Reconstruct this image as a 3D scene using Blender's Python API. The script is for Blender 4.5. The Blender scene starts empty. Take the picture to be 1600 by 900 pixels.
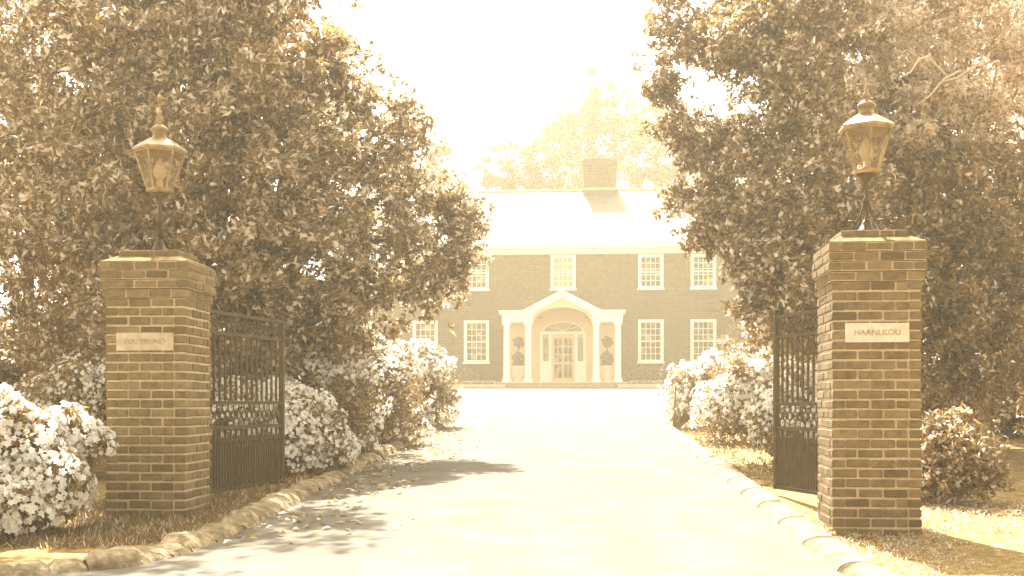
import bpy, math, random
import numpy as np
from mathutils import Vector, Matrix
R = math.radians
C = bpy.context.scene.collection
sc = bpy.context.scene
# ------------------------------------------------------------------ camera, sky, sun, exposure
F = 1800.0; EYE = 0.84; HY = 630.0
cam = bpy.data.cameras.new('camera'); co = bpy.data.objects.new('camera', cam); C.objects.link(co)
co.location = (0, 0, EYE); co.rotation_euler = (R(90), 0, 0)
cam.sensor_width = 36; cam.lens = 36 * F / 1600; cam.shift_y = (HY - 450) / 1600
cam.clip_start = 0.05; cam.clip_end = 3000
sc.camera = co
SUN_EL, SUN_AZ = 52, -8          # azimuth measured from +Y, negative = to the left
w = bpy.data.worlds.new('World'); sc.world = w; w.use_nodes = True
nt = w.node_tree; nt.nodes.clear()
sky = nt.nodes.new('ShaderNodeTexSky'); sky.sky_type = 'NISHITA'; sky.sun_disc = False
sky.sun_elevation = R(SUN_EL); sky.sun_rotation = R(SUN_AZ); sky.air_density = 1.0; sky.dust_density = 4.0; sky.ozone_density = 0.5
bw = nt.nodes.new('ShaderNodeRGBToBW'); mx = nt.nodes.new('ShaderNodeMix'); mx.data_type = 'RGBA'; mx.blend_type = 'MULTIPLY'
mx.inputs[0].default_value = 1; mx.inputs[7].default_value = (1.0, 0.95, 0.83, 1)
bg = nt.nodes.new('ShaderNodeBackground'); bg.inputs[1].default_value = 0.125
wo = nt.nodes.new('ShaderNodeOutputWorld')
nt.links.new(sky.outputs[0], bw.inputs[0]); nt.links.new(bw.outputs[0], mx.inputs[6]); nt.links.new(mx.outputs[2], bg.inputs[0]); nt.links.new(bg.outputs[0], wo.inputs[0])
sl = bpy.data.lights.new('sun', 'SUN'); sl.energy = 5.0; sl.angle = R(0.53); sl.color = (1.0, 0.955, 0.87)
so = bpy.data.objects.new('sun', sl); C.objects.link(so)
d = Vector((math.sin(R(SUN_AZ)) * math.cos(R(SUN_EL)), math.cos(R(SUN_AZ)) * math.cos(R(SUN_EL)), math.sin(R(SUN_EL))))
so.rotation_euler = d.to_track_quat('Z', 'Y').to_euler(); so.location = (0, 0, 30)
sc.view_settings.view_transform = 'Standard'; sc.view_settings.look = 'None'; sc.view_settings.gamma = 1; sc.view_settings.use_curve_mapping = False
sc.view_settings.exposure = 2.4
cy = sc.cycles; cy.use_denoising = True; cy.max_bounces = 8; cy.diffuse_bounces = 5; cy.glossy_bounces = 3; cy.transmission_bounces = 6
cy.volume_bounces = 1; cy.transparent_max_bounces = 8; cy.sample_clamp_indirect = 6; cy.use_adaptive_sampling = True
# ------------------------------------------------------------------ helpers
rng = np.random.default_rng(7); random.seed(7)
def gz(y):                       # height of the ground along the drive
    if y < 6: return -0.076 + 0.05 * (y - 6) * (1 if y > -3 else 0) + (-0.45 if y <= -3 else 0)
    if y < 48: return 0.038 * (y - 8)
    return 1.52
def at(px, py, Y): return Vector(((px - 800) / F * Y, Y, EYE + (HY - py) / F * Y))
def mat(name, build):
    m = bpy.data.materials.new(name); m.use_nodes = True
    n = m.node_tree.nodes; l = m.node_tree.links; p = n['Principled BSDF']; build(n, l, p, n['Material Output']); return m
def ramp(n, stops):
    r = n.new('ShaderNodeValToRGB'); e = r.color_ramp.elements
    while len(e) < len(stops): e.new(0.5)
    for k, (pos, c) in enumerate(stops): e[k].position = pos; e[k].color = (*c, 1)
    return r
def noise(n, l, scale, detail=3, coord=None, rough=.55):
    t = n.new('ShaderNodeTexNoise'); t.inputs['Scale'].default_value = scale; t.inputs['Detail'].default_value = detail; t.inputs['Roughness'].default_value = rough
    if coord is None:
        g = n.new('ShaderNodeTexCoord'); coord = g.outputs['Object']
    l.new(coord, t.inputs['Vector']); return t
def bump(n, l, p, src, strength, dist):
    b = n.new('ShaderNodeBump'); b.inputs['Strength'].default_value = strength; b.inputs['Distance'].default_value = dist
    l.new(src, b.inputs['Height']); l.new(b.outputs[0], p.inputs['Normal'])
def leafmat(name, stops, rough=.4, trans=.3, spec=.5):
    def b(n, l, p, o):
        g = n.new('ShaderNodeNewGeometry'); r = ramp(n, stops); l.new(g.outputs['Random Per Island'], r.inputs[0])
        l.new(r.outputs[0], p.inputs['Base Color']); p.inputs['Roughness'].default_value = rough; p.inputs['Specular IOR Level'].default_value = spec
        t = n.new('ShaderNodeBsdfTranslucent'); l.new(r.outputs[0], t.inputs[0])
        m = n.new('ShaderNodeMixShader'); m.inputs[0].default_value = trans
        l.new(p.outputs[0], m.inputs[1]); l.new(t.outputs[0], m.inputs[2]); l.new(m.outputs[0], o.inputs[0])
    return mat(name, b)
def noisemat(name, stops, scale, rough=.8, bs=0.3, bd=.01, detail=4, bscale=None, spec=.3):
    def b(n, l, p, o):
        t = noise(n, l, scale, detail); r = ramp(n, stops); l.new(t.outputs[0], r.inputs[0]); l.new(r.outputs[0], p.inputs['Base Color'])
        p.inputs['Roughness'].default_value = rough; p.inputs['Specular IOR Level'].default_value = spec
        if bs: bump(n, l, p, noise(n, l, bscale or scale * 4, 5).outputs[0], bs, bd)
    return mat(name, b)
def dk(v): return (v, v * (.62 + .34 * v * v), v * (.14 + .78 * v * v))
def sep(v, k=1.0): # sepia tone of a given lightness (linear)
    return (v * 1.0, v * (0.68 + .24 * v) , v * (0.26 + .55 * v))
M = {}
M['magnolia'] = leafmat('magnolia_leaf', [(0, dk(.22)), (.66, dk(.36)), (.74, dk(.8)), (1, dk(.95))], .3, .45, 1.0)  # palest share of leaves: sun glints put into the colour
M['oak'] = leafmat('oak_leaf', [(0, dk(.22)), (.7, dk(.36)), (.78, dk(.8)), (1, dk(.95))], .4, .45, .9)  # near-white leaves are painted highlights, as on the magnolia
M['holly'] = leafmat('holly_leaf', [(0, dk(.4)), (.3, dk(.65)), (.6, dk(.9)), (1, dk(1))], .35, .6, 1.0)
M['dark'] = leafmat('dark_leaf', [(0, dk(.28)), (.85, dk(.4)), (1, dk(1))], .35, .3, .9)  # top stop paints bright highlight specks on a few leaves
M['far'] = leafmat('far_leaf', [(0, dk(.06)), (.4, dk(.14)), (1, dk(.42))], .5, .4)
M['azalea'] = leafmat('azalea_leaf', [(0, dk(.22)), (.7, dk(.36)), (1, dk(.7))], .45, .3)
M['petal'] = leafmat('petal', [(0, (.90, .87, .80)), (1, (.97, .95, .90))], .6, .45, .3)
M['grass'] = leafmat('grass_blade', [(0, dk(.2)), (.7, dk(.34)), (1, dk(.9))], .6, .45)
M['straw'] = leafmat('dry_grass', [(0, dk(.3)), (.5, dk(.55)), (1, dk(.95))], .6, .45)
M['bark'] = noisemat('bark', [(.3, sep(.22)), (.7, sep(.42))], 9, .9, .8, .03)
M['palebark'] = noisemat('pale_bark', [(.3, sep(.5)), (.7, sep(.75))], 9, .8, .5, .01)
M['soil'] = noisemat('soil_and_straw', [(.25, dk(.12)), (.5, dk(.22)), (.62, dk(.34)), (.8, sep(.6))], 14, .95, .8, .02, 8, 60)
M['drive'] = noisemat('pale_drive', [(.3, (.122, .106, .082)), (.5, (.145, .126, .100)), (.7, (.170, .149, .120))], 2.2, 1.0, .35, .004, 14, 120, .04)
M['kerb'] = noisemat('kerb_stone', [(.3, sep(.12)), (.5, sep(.24)), (.62, sep(.4)), (.75, sep(.62))], 9, .95, 1, .03, 8, 22)
M['white'] = noisemat('white_paint', [(.3, (.82, .80, .75)), (.7, (.88, .86, .82))], 3, .5, 0)
M['cream'] = noisemat('cream_paint', [(.3, (.62, .48, .27)), (.7, (.67, .53, .31))], 2, .6, 0)
M['mortar'] = noisemat('mortar', [(.3, (.42, .31, .17)), (.7, (.56, .43, .27))], 30, .95, .6, .004)
M['weathering'] = noisemat('dark_mortar_slope', [(.35, dk(.12)), (.7, dk(.3))], 14, .95, .8, .01)  # sloped cap mortar, darker than the joint mortar
M['iron'] = noisemat('wrought_iron', [(.3, dk(.05)), (.7, dk(.08))], 12, .6, .2, .001, spec=.3)
M['brass'] = noisemat('weathered_brass', [(.35, dk(.16)), (.7, dk(.4))], 16, .35, .3, .002, spec=.8)
M['brass'].node_tree.nodes['Principled BSDF'].inputs['Metallic'].default_value = .35
M['plaque'] = noisemat('plaque_stone', [(.3, sep(.42)), (.7, sep(.6))], 18, .8, .3, .002)
M['letter'] = noisemat('faded_letter', [(.35, sep(.26)), (.65, sep(.5))], 60, .9, 0)
M['darkglass'] = noisemat('dark_pane', [(.4, sep(.25)), (.6, sep(.34))], 3, .2, 0)
M['step'] = noisemat('brick_step', [(.3, sep(.34)), (.7, sep(.5))], 6, .9, .3, .01)
M['limestone'] = noisemat('limestone', [(.3, sep(.62)), (.7, sep(.75))], 5, .9, .2, .01)
M['pot'] = noisemat('white_urn', [(.3, (.78, .7, .54)), (.7, (.86, .8, .68))], 6, .7, .1, .01)
M['lead'] = noisemat('grey_flashing', [(.3, sep(.5)), (.7, sep(.7))], 4, .6, 0)
def _brickpart(n, l, p, o):
    g = n.new('ShaderNodeNewGeometry'); r = ramp(n, [(0, (.115, .079, .034)), (.12, (.165, .114, .05)), (.85, (.20, .140, .063)), (1, (.25, .178, .085))]); l.new(g.outputs['Random Per Island'], r.inputs[0])
    t = noise(n, l, 22, 6, rough=.7); r2 = ramp(n, [(.3, (.62, .6, .56)), (.5, (1, 1, 1)), (.75, (1.28, 1.34, 1.5))]); l.new(t.outputs[0], r2.inputs[0])
    m = n.new('ShaderNodeMix'); m.data_type = 'RGBA'; m.blend_type = 'MULTIPLY'; m.inputs[0].default_value = 1
    l.new(r.outputs[0], m.inputs[6]); l.new(r2.outputs[0], m.inputs[7])
    # lime bloom in large soft patches
    t2 = noise(n, l, 3.2, 5); r3 = ramp(n, [(.52, (0, 0, 0)), (.75, (.35, .35, .35))]); l.new(t2.outputs[0], r3.inputs[0])
    m2 = n.new('ShaderNodeMix'); m2.data_type = 'RGBA'; l.new(r3.outputs[0], m2.inputs[0]); l.new(m.outputs[2], m2.inputs[6]); m2.inputs[7].default_value = (*sep(.3), 1)
    l.new(m2.outputs[2], p.inputs['Base Color']); p.inputs['Roughness'].default_value = .9; p.inputs['Specular IOR Level'].default_value = .2
    bump(n, l, p, noise(n, l, 90, 4).outputs[0], .6, .004)
M['brick'] = mat('pillar_brick', _brickpart)
def _housebrick(axis):
    def b(n, l, p, o):
        g = n.new('ShaderNodeTexCoord'); s = n.new('ShaderNodeSeparateXYZ'); c = n.new('ShaderNodeCombineXYZ'); l.new(g.outputs['Object'], s.inputs[0])
        l.new(s.outputs[axis], c.inputs[0]); l.new(s.outputs[2], c.inputs[1])
        k = n.new('ShaderNodeTexBrick'); k.inputs['Scale'].default_value = 1; k.inputs['Brick Width'].default_value = .21; k.inputs['Row Height'].default_value = .07; k.inputs['Mortar Size'].default_value = .01
        k.inputs['Color1'].default_value = (*dk(.08), 1); k.inputs['Color2'].default_value = (*dk(.14), 1); k.inputs['Mortar'].default_value = (*sep(.2), 1)
        l.new(c.outputs[0], k.inputs['Vector'])
        t = noise(n, l, 5.5, 9, rough=.85); r = ramp(n, [(.3, (.55, .53, .5)), (.5, (1, 1, 1)), (.7, (1.6, 1.65, 1.8))]); l.new(t.outputs[0], r.inputs[0])
        m = n.new('ShaderNodeMix'); m.data_type = 'RGBA'; m.blend_type = 'MULTIPLY'; m.inputs[0].default_value = 1
        l.new(k.outputs[0], m.inputs[6]); l.new(r.outputs[0], m.inputs[7]); l.new(m.outputs[2], p.inputs['Base Color'])
        p.inputs['Roughness'].default_value = .9; bump(n, l, p, k.outputs[1], -.5, .01)
    return b
M['hbrick'] = mat('house_brick', _housebrick(0)); M['hbrick_side'] = mat('house_brick_side', _housebrick(1))
def _slate(n, l, p, o):
    g = n.new('ShaderNodeTexCoord'); k = n.new('ShaderNodeTexBrick'); k.inputs['Scale'].default_value = 1
    k.inputs['Brick Width'].default_value = .45; k.inputs['Row Height'].default_value = .26; k.inputs['Mortar Size'].default_value = .008; k.inputs['Bias'].default_value = -.35
    k.inputs['Color1'].default_value = (.13, .115, .088, 1); k.inputs['Color2'].default_value = (.08, .066, .045, 1); k.inputs['Mortar'].default_value = (.02, .015, .008, 1)
    l.new(g.outputs['UV'], k.inputs['Vector']); l.new(k.outputs[0], p.inputs['Base Color']); p.inputs['Roughness'].default_value = .7; p.inputs['Specular IOR Level'].default_value = .3
    bump(n, l, p, k.outputs[1], -.6, .02)
M['slate'] = mat('slate_roof', _slate)
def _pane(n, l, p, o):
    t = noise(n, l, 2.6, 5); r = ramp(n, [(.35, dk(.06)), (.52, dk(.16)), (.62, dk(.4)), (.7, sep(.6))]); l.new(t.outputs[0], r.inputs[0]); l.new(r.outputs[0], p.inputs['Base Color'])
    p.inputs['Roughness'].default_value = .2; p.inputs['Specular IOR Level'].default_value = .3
M['pane'] = mat('window_pane', _pane)
def _glass(n, l, p, o):
    g = n.new('ShaderNodeBsdfTransparent'); g.inputs[0].default_value = (.93, .88, .78, 1)
    p.inputs['Base Color'].default_value = (.6, .5, .33, 1); p.inputs['Roughness'].default_value = .3
    t = noise(n, l, 14, 4); mm = n.new('ShaderNodeMapRange'); mm.inputs[3].default_value = .04; mm.inputs[4].default_value = .22; l.new(t.outputs[0], mm.inputs[0])
    m = n.new('ShaderNodeMixShader'); l.new(mm.outputs[0], m.inputs[0]); l.new(g.outputs[0], m.inputs[1]); l.new(p.outputs[0], m.inputs[2]); l.new(m.outputs[0], o.inputs[0])
M['glass'] = mat('dusty_lantern_glass', _glass)
class MB:
    def __init__(s): s.v = []; s.f = []; s.m = []; s.mi = 0
    def add(s, vs, fs, smooth=False):
        b = len(s.v); s.v += [tuple(v) for v in vs]; s.f += [tuple(i + b for i in f) for f in fs]; s.m += [s.mi] * len(fs); return s
    def box(s, x0, x1, y0, y1, z0, z1, T=None):
        vs = [Vector(p) for p in ((x0, y0, z0), (x1, y0, z0), (x1, y1, z0), (x0, y1, z0), (x0, y0, z1), (x1, y0, z1), (x1, y1, z1), (x0, y1, z1))]
        if T is not None: vs = [T @ v for v in vs]
        return s.add(vs, [(0, 3, 2, 1), (4, 5, 6, 7), (0, 1, 5, 4), (1, 2, 6, 5), (2, 3, 7, 6), (3, 0, 4, 7)])
    def tube(s, pts, rad, n=8, caps=True):
        pts = [Vector(p) for p in pts]; k0 = len(s.v); rings = []
        if not hasattr(rad, '__len__'): rad = [rad] * len(pts)
        up = Vector((.13, .21, 1)).normalized()
        vs = []
        for i, p in enumerate(pts):
            t = (pts[min(i + 1, len(pts) - 1)] - pts[max(i - 1, 0)]).normalized()
            a = t.cross(up); a = a.normalized() if a.length > .05 else t.cross(Vector((1, 0, 0))).normalized(); b = t.cross(a)
            for k in range(n): th = 2 * math.pi * k / n; vs.append(p + (a * math.cos(th) + b * math.sin(th)) * rad[i])
        fs = [(i * n + k, i * n + (k + 1) % n, (i + 1) * n + (k + 1) % n, (i + 1) * n + k) for i in range(len(pts) - 1) for k in range(n)]
        if caps: fs += [tuple(range(n))[::-1], tuple(range((len(pts) - 1) * n, len(pts) * n))]
        return s.add(vs, fs)
    def lathe(s, prof, n=12, c=(0, 0, 0), rot=0, closed=False):
        vs = [(c[0] + r * math.cos(rot + 2 * math.pi * k / n), c[1] + r * math.sin(rot + 2 * math.pi * k / n), c[2] + z) for r, z in prof for k in range(n)]
        m = len(prof); fs = [(i * n + k, i * n + (k + 1) % n, (i + 1) * n + (k + 1) % n, (i + 1) * n + k) for i in range(m - 1) for k in range(n)]
        fs += [tuple(range(n))[::-1], tuple(range((m - 1) * n, m * n))]
        return s.add(vs, fs)
    def ring(s, c, r, t, ax='y', n=14):
        pts = []
        for k in range(n + 1):
            a = 2 * math.pi * k / n; pts.append(Vector(c) + Vector((r * math.cos(a), 0, r * math.sin(a))))
        return s.tube(pts, t, 6, False)
    def build(s, name, mats, parent=None, smooth=False, bevel=0, kind=None):
        me = bpy.data.meshes.new(name); me.from_pydata(s.v, [], s.f)
        for m in (mats if isinstance(mats, (list, tuple)) else [mats]): me.materials.append(m)
        me.polygons.foreach_set('material_index', s.m); me.polygons.foreach_set('use_smooth', [smooth] * len(s.f)); me.update()
        o = bpy.data.objects.new(name, me); C.objects.link(o); o.parent = parent
        if kind: o['kind'] = kind
        if bevel:
            b = o.modifiers.new('bevel', 'BEVEL'); b.width = bevel; b.segments = 2; b.limit_method = 'ANGLE'
        return o
def thing(name, label, cat, loc=(0, 0, 0), rz=0, group=None):
    o = bpy.data.objects.new(name, None); C.objects.link(o); o.empty_display_size = .1; o.location = loc; o.rotation_euler = (0, 0, rz)
    o['label'] = label; o['category'] = cat
    if group: o['group'] = group
    return o
def fastmesh(name, verts, tris, mtl, parent=None, flat=True):
    me = bpy.data.meshes.new(name); nv, nf = len(verts), len(tris); k = tris.shape[1]
    me.vertices.add(nv); me.vertices.foreach_set('co', verts.astype(np.float32).ravel())
    me.loops.add(nf * k); me.loops.foreach_set('vertex_index', tris.astype(np.int32).ravel())
    me.polygons.add(nf); me.polygons.foreach_set('loop_start', np.arange(0, nf * k, k, dtype=np.int32))
    me.update(calc_edges=True); me.materials.append(mtl)
    o = bpy.data.objects.new(name, me); C.objects.link(o); o.parent = parent; return o
def unit(a): return a / (np.linalg.norm(a, axis=-1, keepdims=True) + 1e-9)
def leaves(pos, dirn, nrm, L, W):
    """one folded leaf per row: base, two shoulders, tip"""
    d_ = unit(dirn); s_ = unit(np.cross(d_, nrm)); n_ = unit(np.cross(s_, d_)); L = L[:, None]; W = W[:, None]
    base = pos; tip = pos + d_ * L - n_ * L * .12
    a = pos + d_ * L * .48 + s_ * W * .5 + n_ * W * .22; b = pos + d_ * L * .48 - s_ * W * .5 + n_ * W * .22
    v = np.stack([base, a, tip, b], 1).reshape(-1, 3); i = np.arange(len(pos))[:, None] * 4
    t = np.concatenate([i + [0, 1, 2], i + [0, 2, 3]], 1).reshape(-1, 3); return v, t
def clusters(lobes, n, shell=.35, gap=0, seed=0, flat=1.0):
    g = np.random.default_rng(seed); lb = np.array(lobes, float); wgt = lb[:, 3] ** 2; k = g.choice(len(lb), n, p=wgt / wgt.sum())
    u = unit(g.normal(size=(n, 3))); rr = lb[k, 3] * (1 - shell * g.random(n) ** 1.4)
    rr *= 1 + .16 * np.sin(u[:, 0] * 5 + k * 2.1) * np.sin(u[:, 2] * 6 + k) + .05 * g.normal(size=n)
    c = lb[k, :3] + u * rr[:, None] * np.array([1, 1, flat])
    if gap:
        q = np.sin(c[:, 0] * 4.1 + 1.3 * np.sin(c[:, 2] * 2.7)) + np.sin(c[:, 1] * 3.7 + c[:, 2] * 1.9) + np.sin(c[:, 2] * 4.9 + 1.1 * np.sin(c[:, 0] * 3.3)) + .5 * g.normal(size=n)
        kp = q > gap; c = c[kp]; u = u[kp]
    return c, u
def foliage(name, lobes, n, per, L, W, mtl, parent, seed=0, shell=.35, gap=0, up=.4, spread=1.0, zmin=None, flat=1.0, clump=0):
    g = np.random.default_rng(seed + 100); c, u = clusters(lobes, int(n * (1 - clump)), shell, gap, seed, flat)
    if clump:                       # leaf sprays: flattened clumps spread over the lobes, with gaps of shade between them
        m = int(n * clump / 26); cc, uu = clusters(lobes, m, shell * .6, gap, seed + 5, flat); k = np.repeat(np.arange(len(cc)), 26); e = unit(g.normal(size=(len(k), 3)))
        sz = (2.0 + 1.6 * g.random(len(cc)))[k, None] * L; c2 = cc[k] + e * sz * np.array([1.15, 1.15, .5]) * g.random((len(k), 1)) ** .4 + np.stack([0 * k, 0 * k, -.25 * (e[:, 0] ** 2 + e[:, 1] ** 2)], 1) * sz
        c = np.concatenate([c, c2]); u = np.concatenate([u, unit(e * [1, 1, .6] + uu[k] * .4)])
    if zmin is not None: k = c[:, 2] > zmin; c = c[k]; u = u[k]
    tw = unit(u + [0, 0, up] + .5 * g.normal(size=c.shape))
    P = np.repeat(c, per, 0); T = np.repeat(tw, per, 0)
    dr = unit(T * .55 + spread * unit(g.normal(size=P.shape))); P = P + g.normal(size=P.shape) * L * .25
    nr = unit(T + .5 * g.normal(size=P.shape) + [0, 0, .3])
    m = len(P); v, t = leaves(P, dr, nr, L * (.65 + .7 * g.random(m)), W * (.7 + .6 * g.random(m)))
    return fastmesh(name, v, t, mtl, parent)
def blossoms(name, lobes, n, rad, mtl, parent, seed, shell=.1, zmin=None, flat=1.0, gap=0, near=None):
    g = np.random.default_rng(seed + 300); c, u = clusters(lobes, n, shell, gap, seed + 9, flat)
    k = u[:, 2] > -.45
    if zmin is not None: k &= c[:, 2] > zmin
    c = c[k] + u[k] * .03; u = u[k]; nr = unit(u + .45 * g.normal(size=u.shape)); a = unit(np.cross(nr, g.normal(size=nr.shape))); b = np.cross(nr, a)
    V = []; TT = []; m = len(c); ph = g.random(m) * 6.28; r = rad * (.7 + .6 * g.random(m))
    for q in range(5):
        th = ph + q * 2 * math.pi / 5; dr = a * np.cos(th)[:, None] + b * np.sin(th)[:, None] + nr * .35
        v, t = leaves(c, dr, nr, r, r * .85); TT.append(t + len(V) * m * 4); V.append(v)
    return fastmesh(name, np.concatenate(V), np.concatenate(TT), mtl, parent)
def trunk_mesh(mtl, parent, base, tips, r0, name='trunk', fork=.45, seed=1):
    g = random.Random(seed); b = MB(); base = Vector(base); cen = sum((Vector(t) for t in tips), Vector()) / len(tips)
    top = base.lerp(cen, .75); pts = [base + Vector((0, 0, -.15)), base + Vector((0, 0, .25)), base.lerp(top, .5) + Vector((g.uniform(-.1, .1), g.uniform(-.1, .1), 0)), top]
    b.tube(pts, [r0 * 1.5, r0, r0 * .8, r0 * .45], 10)
    for t in tips:
        t = Vector(t); s = base.lerp(top, g.uniform(fork, 1)); mid = s.lerp(t, .5) + Vector((g.uniform(-.15, .15), g.uniform(-.15, .15), .12 * (t - s).length))
        b.tube([s, mid, t], [r0 * .45, r0 * .28, r0 * .07], 6)
    return b.build(name, mtl, parent, True)
def lob(l): # (px, py, Y, radius) -> world sphere
    return [(*at(a, b_, Y), r) for a, b_, Y, r in l]
def localise(lobes, base): return [(x - base[0], y - base[1], z - base[2], r) for x, y, z, r in lobes]
def tree(name, label, cat, base, lobes, n, per, L, W, leaf, bark='bark', r0=.16, seed=1, gap=0, shell=.4, group=None, up=.4, tips=None, spread=1.0, clump=.6):
    t = thing(name, label, cat, base, 0, group); lb = localise(lobes, base)
    trunk_mesh(M[bark], t, (0, 0, 0), [q[:3] for q in (lb if tips is None else lb[tips if isinstance(tips, slice) else slice(None, None, tips)])], r0, seed=seed)
    foliage('crown', lb, n, per, L, W, M[leaf], t, seed, shell, gap, up, spread, clump=clump)
    return t
# ------------------------------------------------------------------ ground, drive, kerbs
def EL(y): return -1.78 + .0556 * (y - 8)
def ER(y): return 1.85 + .0556 * (y - 8)
ys = [-400, -40, -8, -3, 0, 3] + [6 + i * .5 for i in range(85)] + [48.01, 52, 60, 120, 400, 1500]
xs = [-900, -200, -60, -25] + [-14 + i for i in range(29)] + [25, 60, 200, 900]
b = MB(); vs = []; 
for y in ys:
    for x in xs: vs.append((x, y, gz(y) + (.02 * math.sin(x * 2.1 + y) + .02 * math.sin(y * 1.7 - x) if abs(x) < 14 and -3 < y < 48 else 0) - .03))
nx = len(xs); b.add(vs, [(j * nx + i, j * nx + i + 1, (j + 1) * nx + i + 1, (j + 1) * nx + i) for j in range(len(ys) - 1) for i in range(nx - 1)])
b.build('ground', M['soil'], kind='structure', smooth=True)
LE = [(-8, 4.9), (-5, 5.6), (-3.5, 5.82), (-2.6, 6.02), (-2.12, 6.3), (-1.9, 6.75), (-1.83, 7.3)] + [(EL(y), y) for y in [8, 10, 13, 17, 20]] + [(-1.25, 23), (-1.8, 27), (-3.2, 31), (-6, 34.5), (-10, 36.5), (-16, 37.5)]
RE = [(4.2, 4.2), (2.4, 4.7), (1.85, 5.3), (1.75, 5.8)] + [(ER(y), y) for y in [6.6, 7.2, 8, 10, 13, 17, 20]] + [(3.1, 23.5), (4.2, 28), (6.2, 32), (9.5, 35), (14, 36.6), (20, 37)]
def interp(path, y, last):
    for (x0, y0), (x1, y1) in zip(path, path[1:]):
        if y0 <= y <= y1: return x0 + (x1 - x0) * (y - y0) / max(y1 - y0, 1e-6)
    return last
b = MB(); rows = [-12, -6, 0, 2, 3.5, 4.2] + [4.9 + .1 * i for i in range(30)] + [8 + .5 * i for i in range(62)] + [39 + .25 * i for i in range(12)] + [42, 44, 46, 48.2]
vs = []
for y in rows:
    xl = interp(LE, y, -8 if y < 4.9 else -16); xr = interp(RE, y, 4.2 if y < 4.2 else 20)
    if y < 4.9: xl = -40
    if y < 4.2: xr = 40
    for k in range(9): vs.append((xl + (xr - xl) * k / 8, y, gz(y) + .004 + .035 * math.sin(math.pi * k / 8) * (1 if 5 < y < 42 else 0)))
b.add(vs, [(j * 9 + i, j * 9 + i + 1, (j + 1) * 9 + i + 1, (j + 1) * 9 + i) for j in range(len(rows) - 1) for i in range(8)])
b.build('driveway', M['drive'], kind='structure', smooth=True)
def resample(path, step):
    pts = [Vector((x, y, 0)) for x, y in path]; out = [pts[0]]; acc = 0
    for a, c in zip(pts, pts[1:]):
        L = (c - a).length; t = step - acc
        while t <= L: out.append(a.lerp(c, t / L)); t += step
        acc = (acc + L) % step if False else L - (t - step)
    return out
def kerb(path, side, step, lump, gapf, H=.115):
    b = MB(); P = resample(path, step); g = random.Random(3 + side)
    for a, c in zip(P, P[1:]):
        t = (c - a).normalized(); o = Vector((-t.y, t.x, 0)) * side; L = (c - a).length; n = 5; vs = []
        hh = H + g.uniform(-lump, lump); ww = .2 + g.uniform(-lump, lump); off = g.uniform(-lump, lump) * .6
        prof = [(-.02, -.08), (.005, .5), (.045, .85), (.10, 1.0), (.17, .97), (.2, .6), (.2, -.3)]
        for i in range(n + 1):
            u = i / n; sq = 1 - gapf * (2 * abs(u - .5)) ** 5
            for (dx, dz) in prof:
                q = a.lerp(c, u * .985) + o * (off + (dx - .1) * ww / .2 * (.75 + .25 * sq) + .1); z = gz(q.y) + hh * dz * sq + g.uniform(-1, 1) * lump * .25
                vs.append((q.x, q.y, z))
        m = len(prof); fs = [(i * m + k, i * m + k + 1, (i + 1) * m + k + 1, (i + 1) * m + k) for i in range(n) for k in range(m - 1)] + [tuple(range(m)), tuple(range(n * m, n * m + m))[::-1]]
        b.add(vs, fs)
    return b
kerb([p for p in LE], 1, .19, .024, .5, .078).build('kerb_edge', M['kerb'], kind='structure', smooth=True)
kerb([p for p in RE], -1, .9, .0015, .01, .06).build('kerb_edge', noisemat('pale_kerb', [(.3, dk(.1)), (.6, sep(.28))], 8, .9, .8, .015, 6, 40), kind='structure', smooth=True)
# ------------------------------------------------------------------ house
HO = (2.22, 50.0, 1.52); HR = R(-4)
house = thing('brick_house', 'two storey brick house with white slate roof and gabled porch ending the drive', 'house', HO, HR)
W2 = 7.6; HT = 5.78; DP = 10.6
def wall_with_openings(x0, x1, z0, z1, holes, y=0, t=.3):
    xs_ = sorted({x0, x1} | {h[0] for h in holes} | {h[1] for h in holes}); zs_ = sorted({z0, z1} | {h[2] for h in holes} | {h[3] for h in holes})
    b = MB()
    for i in range(len(xs_) - 1):
        for j in range(len(zs_) - 1):
            cx = (xs_[i] + xs_[i + 1]) / 2; cz = (zs_[j] + zs_[j + 1]) / 2
            if any(h[0] < cx < h[1] and h[2] < cz < h[3] for h in holes): continue
            b.box(xs_[i], xs_[i + 1], y, y + t, zs_[j], zs_[j + 1])
    return b
lowx = [-6.03, -3.78, 3.78, 6.03]; upx = [-6.03, -3.78, 0, 3.78, 6.03]
wins = [(x, 1.12, 2.88, .98, 4, 6) for x in lowx] + [(x, 4.3, 5.70, .96, 4, 5) for x in upx]
b = wall_with_openings(-W2, W2, -.2, HT, [(x - ww / 2, x + ww / 2, z0, z1) for x, z0, z1, ww, a, c in wins])
b.mi = 1; b.box(-W2, -W2 + .3, .31, DP, -.2, HT); b.box(W2 - .3, W2, .31, DP, -.2, HT); b.mi = 0; b.box(-W2, W2, DP + .002, DP + .3, -.2, HT)
b.box(-W2, W2, -.035, -.003, 3.3, 3.44)
for s in (-1, 1):      # gable ends
    b.mi = 1; x = s * (W2 - .15); b.add([(x - .15, .31, HT + .003), (x - .15, DP, HT + .003), (x - .15, DP / 2, 9.2), (x + .15, .31, HT + .003), (x + .15, DP, HT + .003), (x + .15, DP / 2, 9.2)], [(0, 1, 2), (5, 4, 3), (0, 2, 5, 3), (2, 1, 4, 5)])
b.build('wall', [M['hbrick'], M['hbrick_side']], house)
M['curtain'] = noisemat('net_curtain', [(.3, sep(.42)), (.7, sep(.62))], 5, .6, 0)
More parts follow.
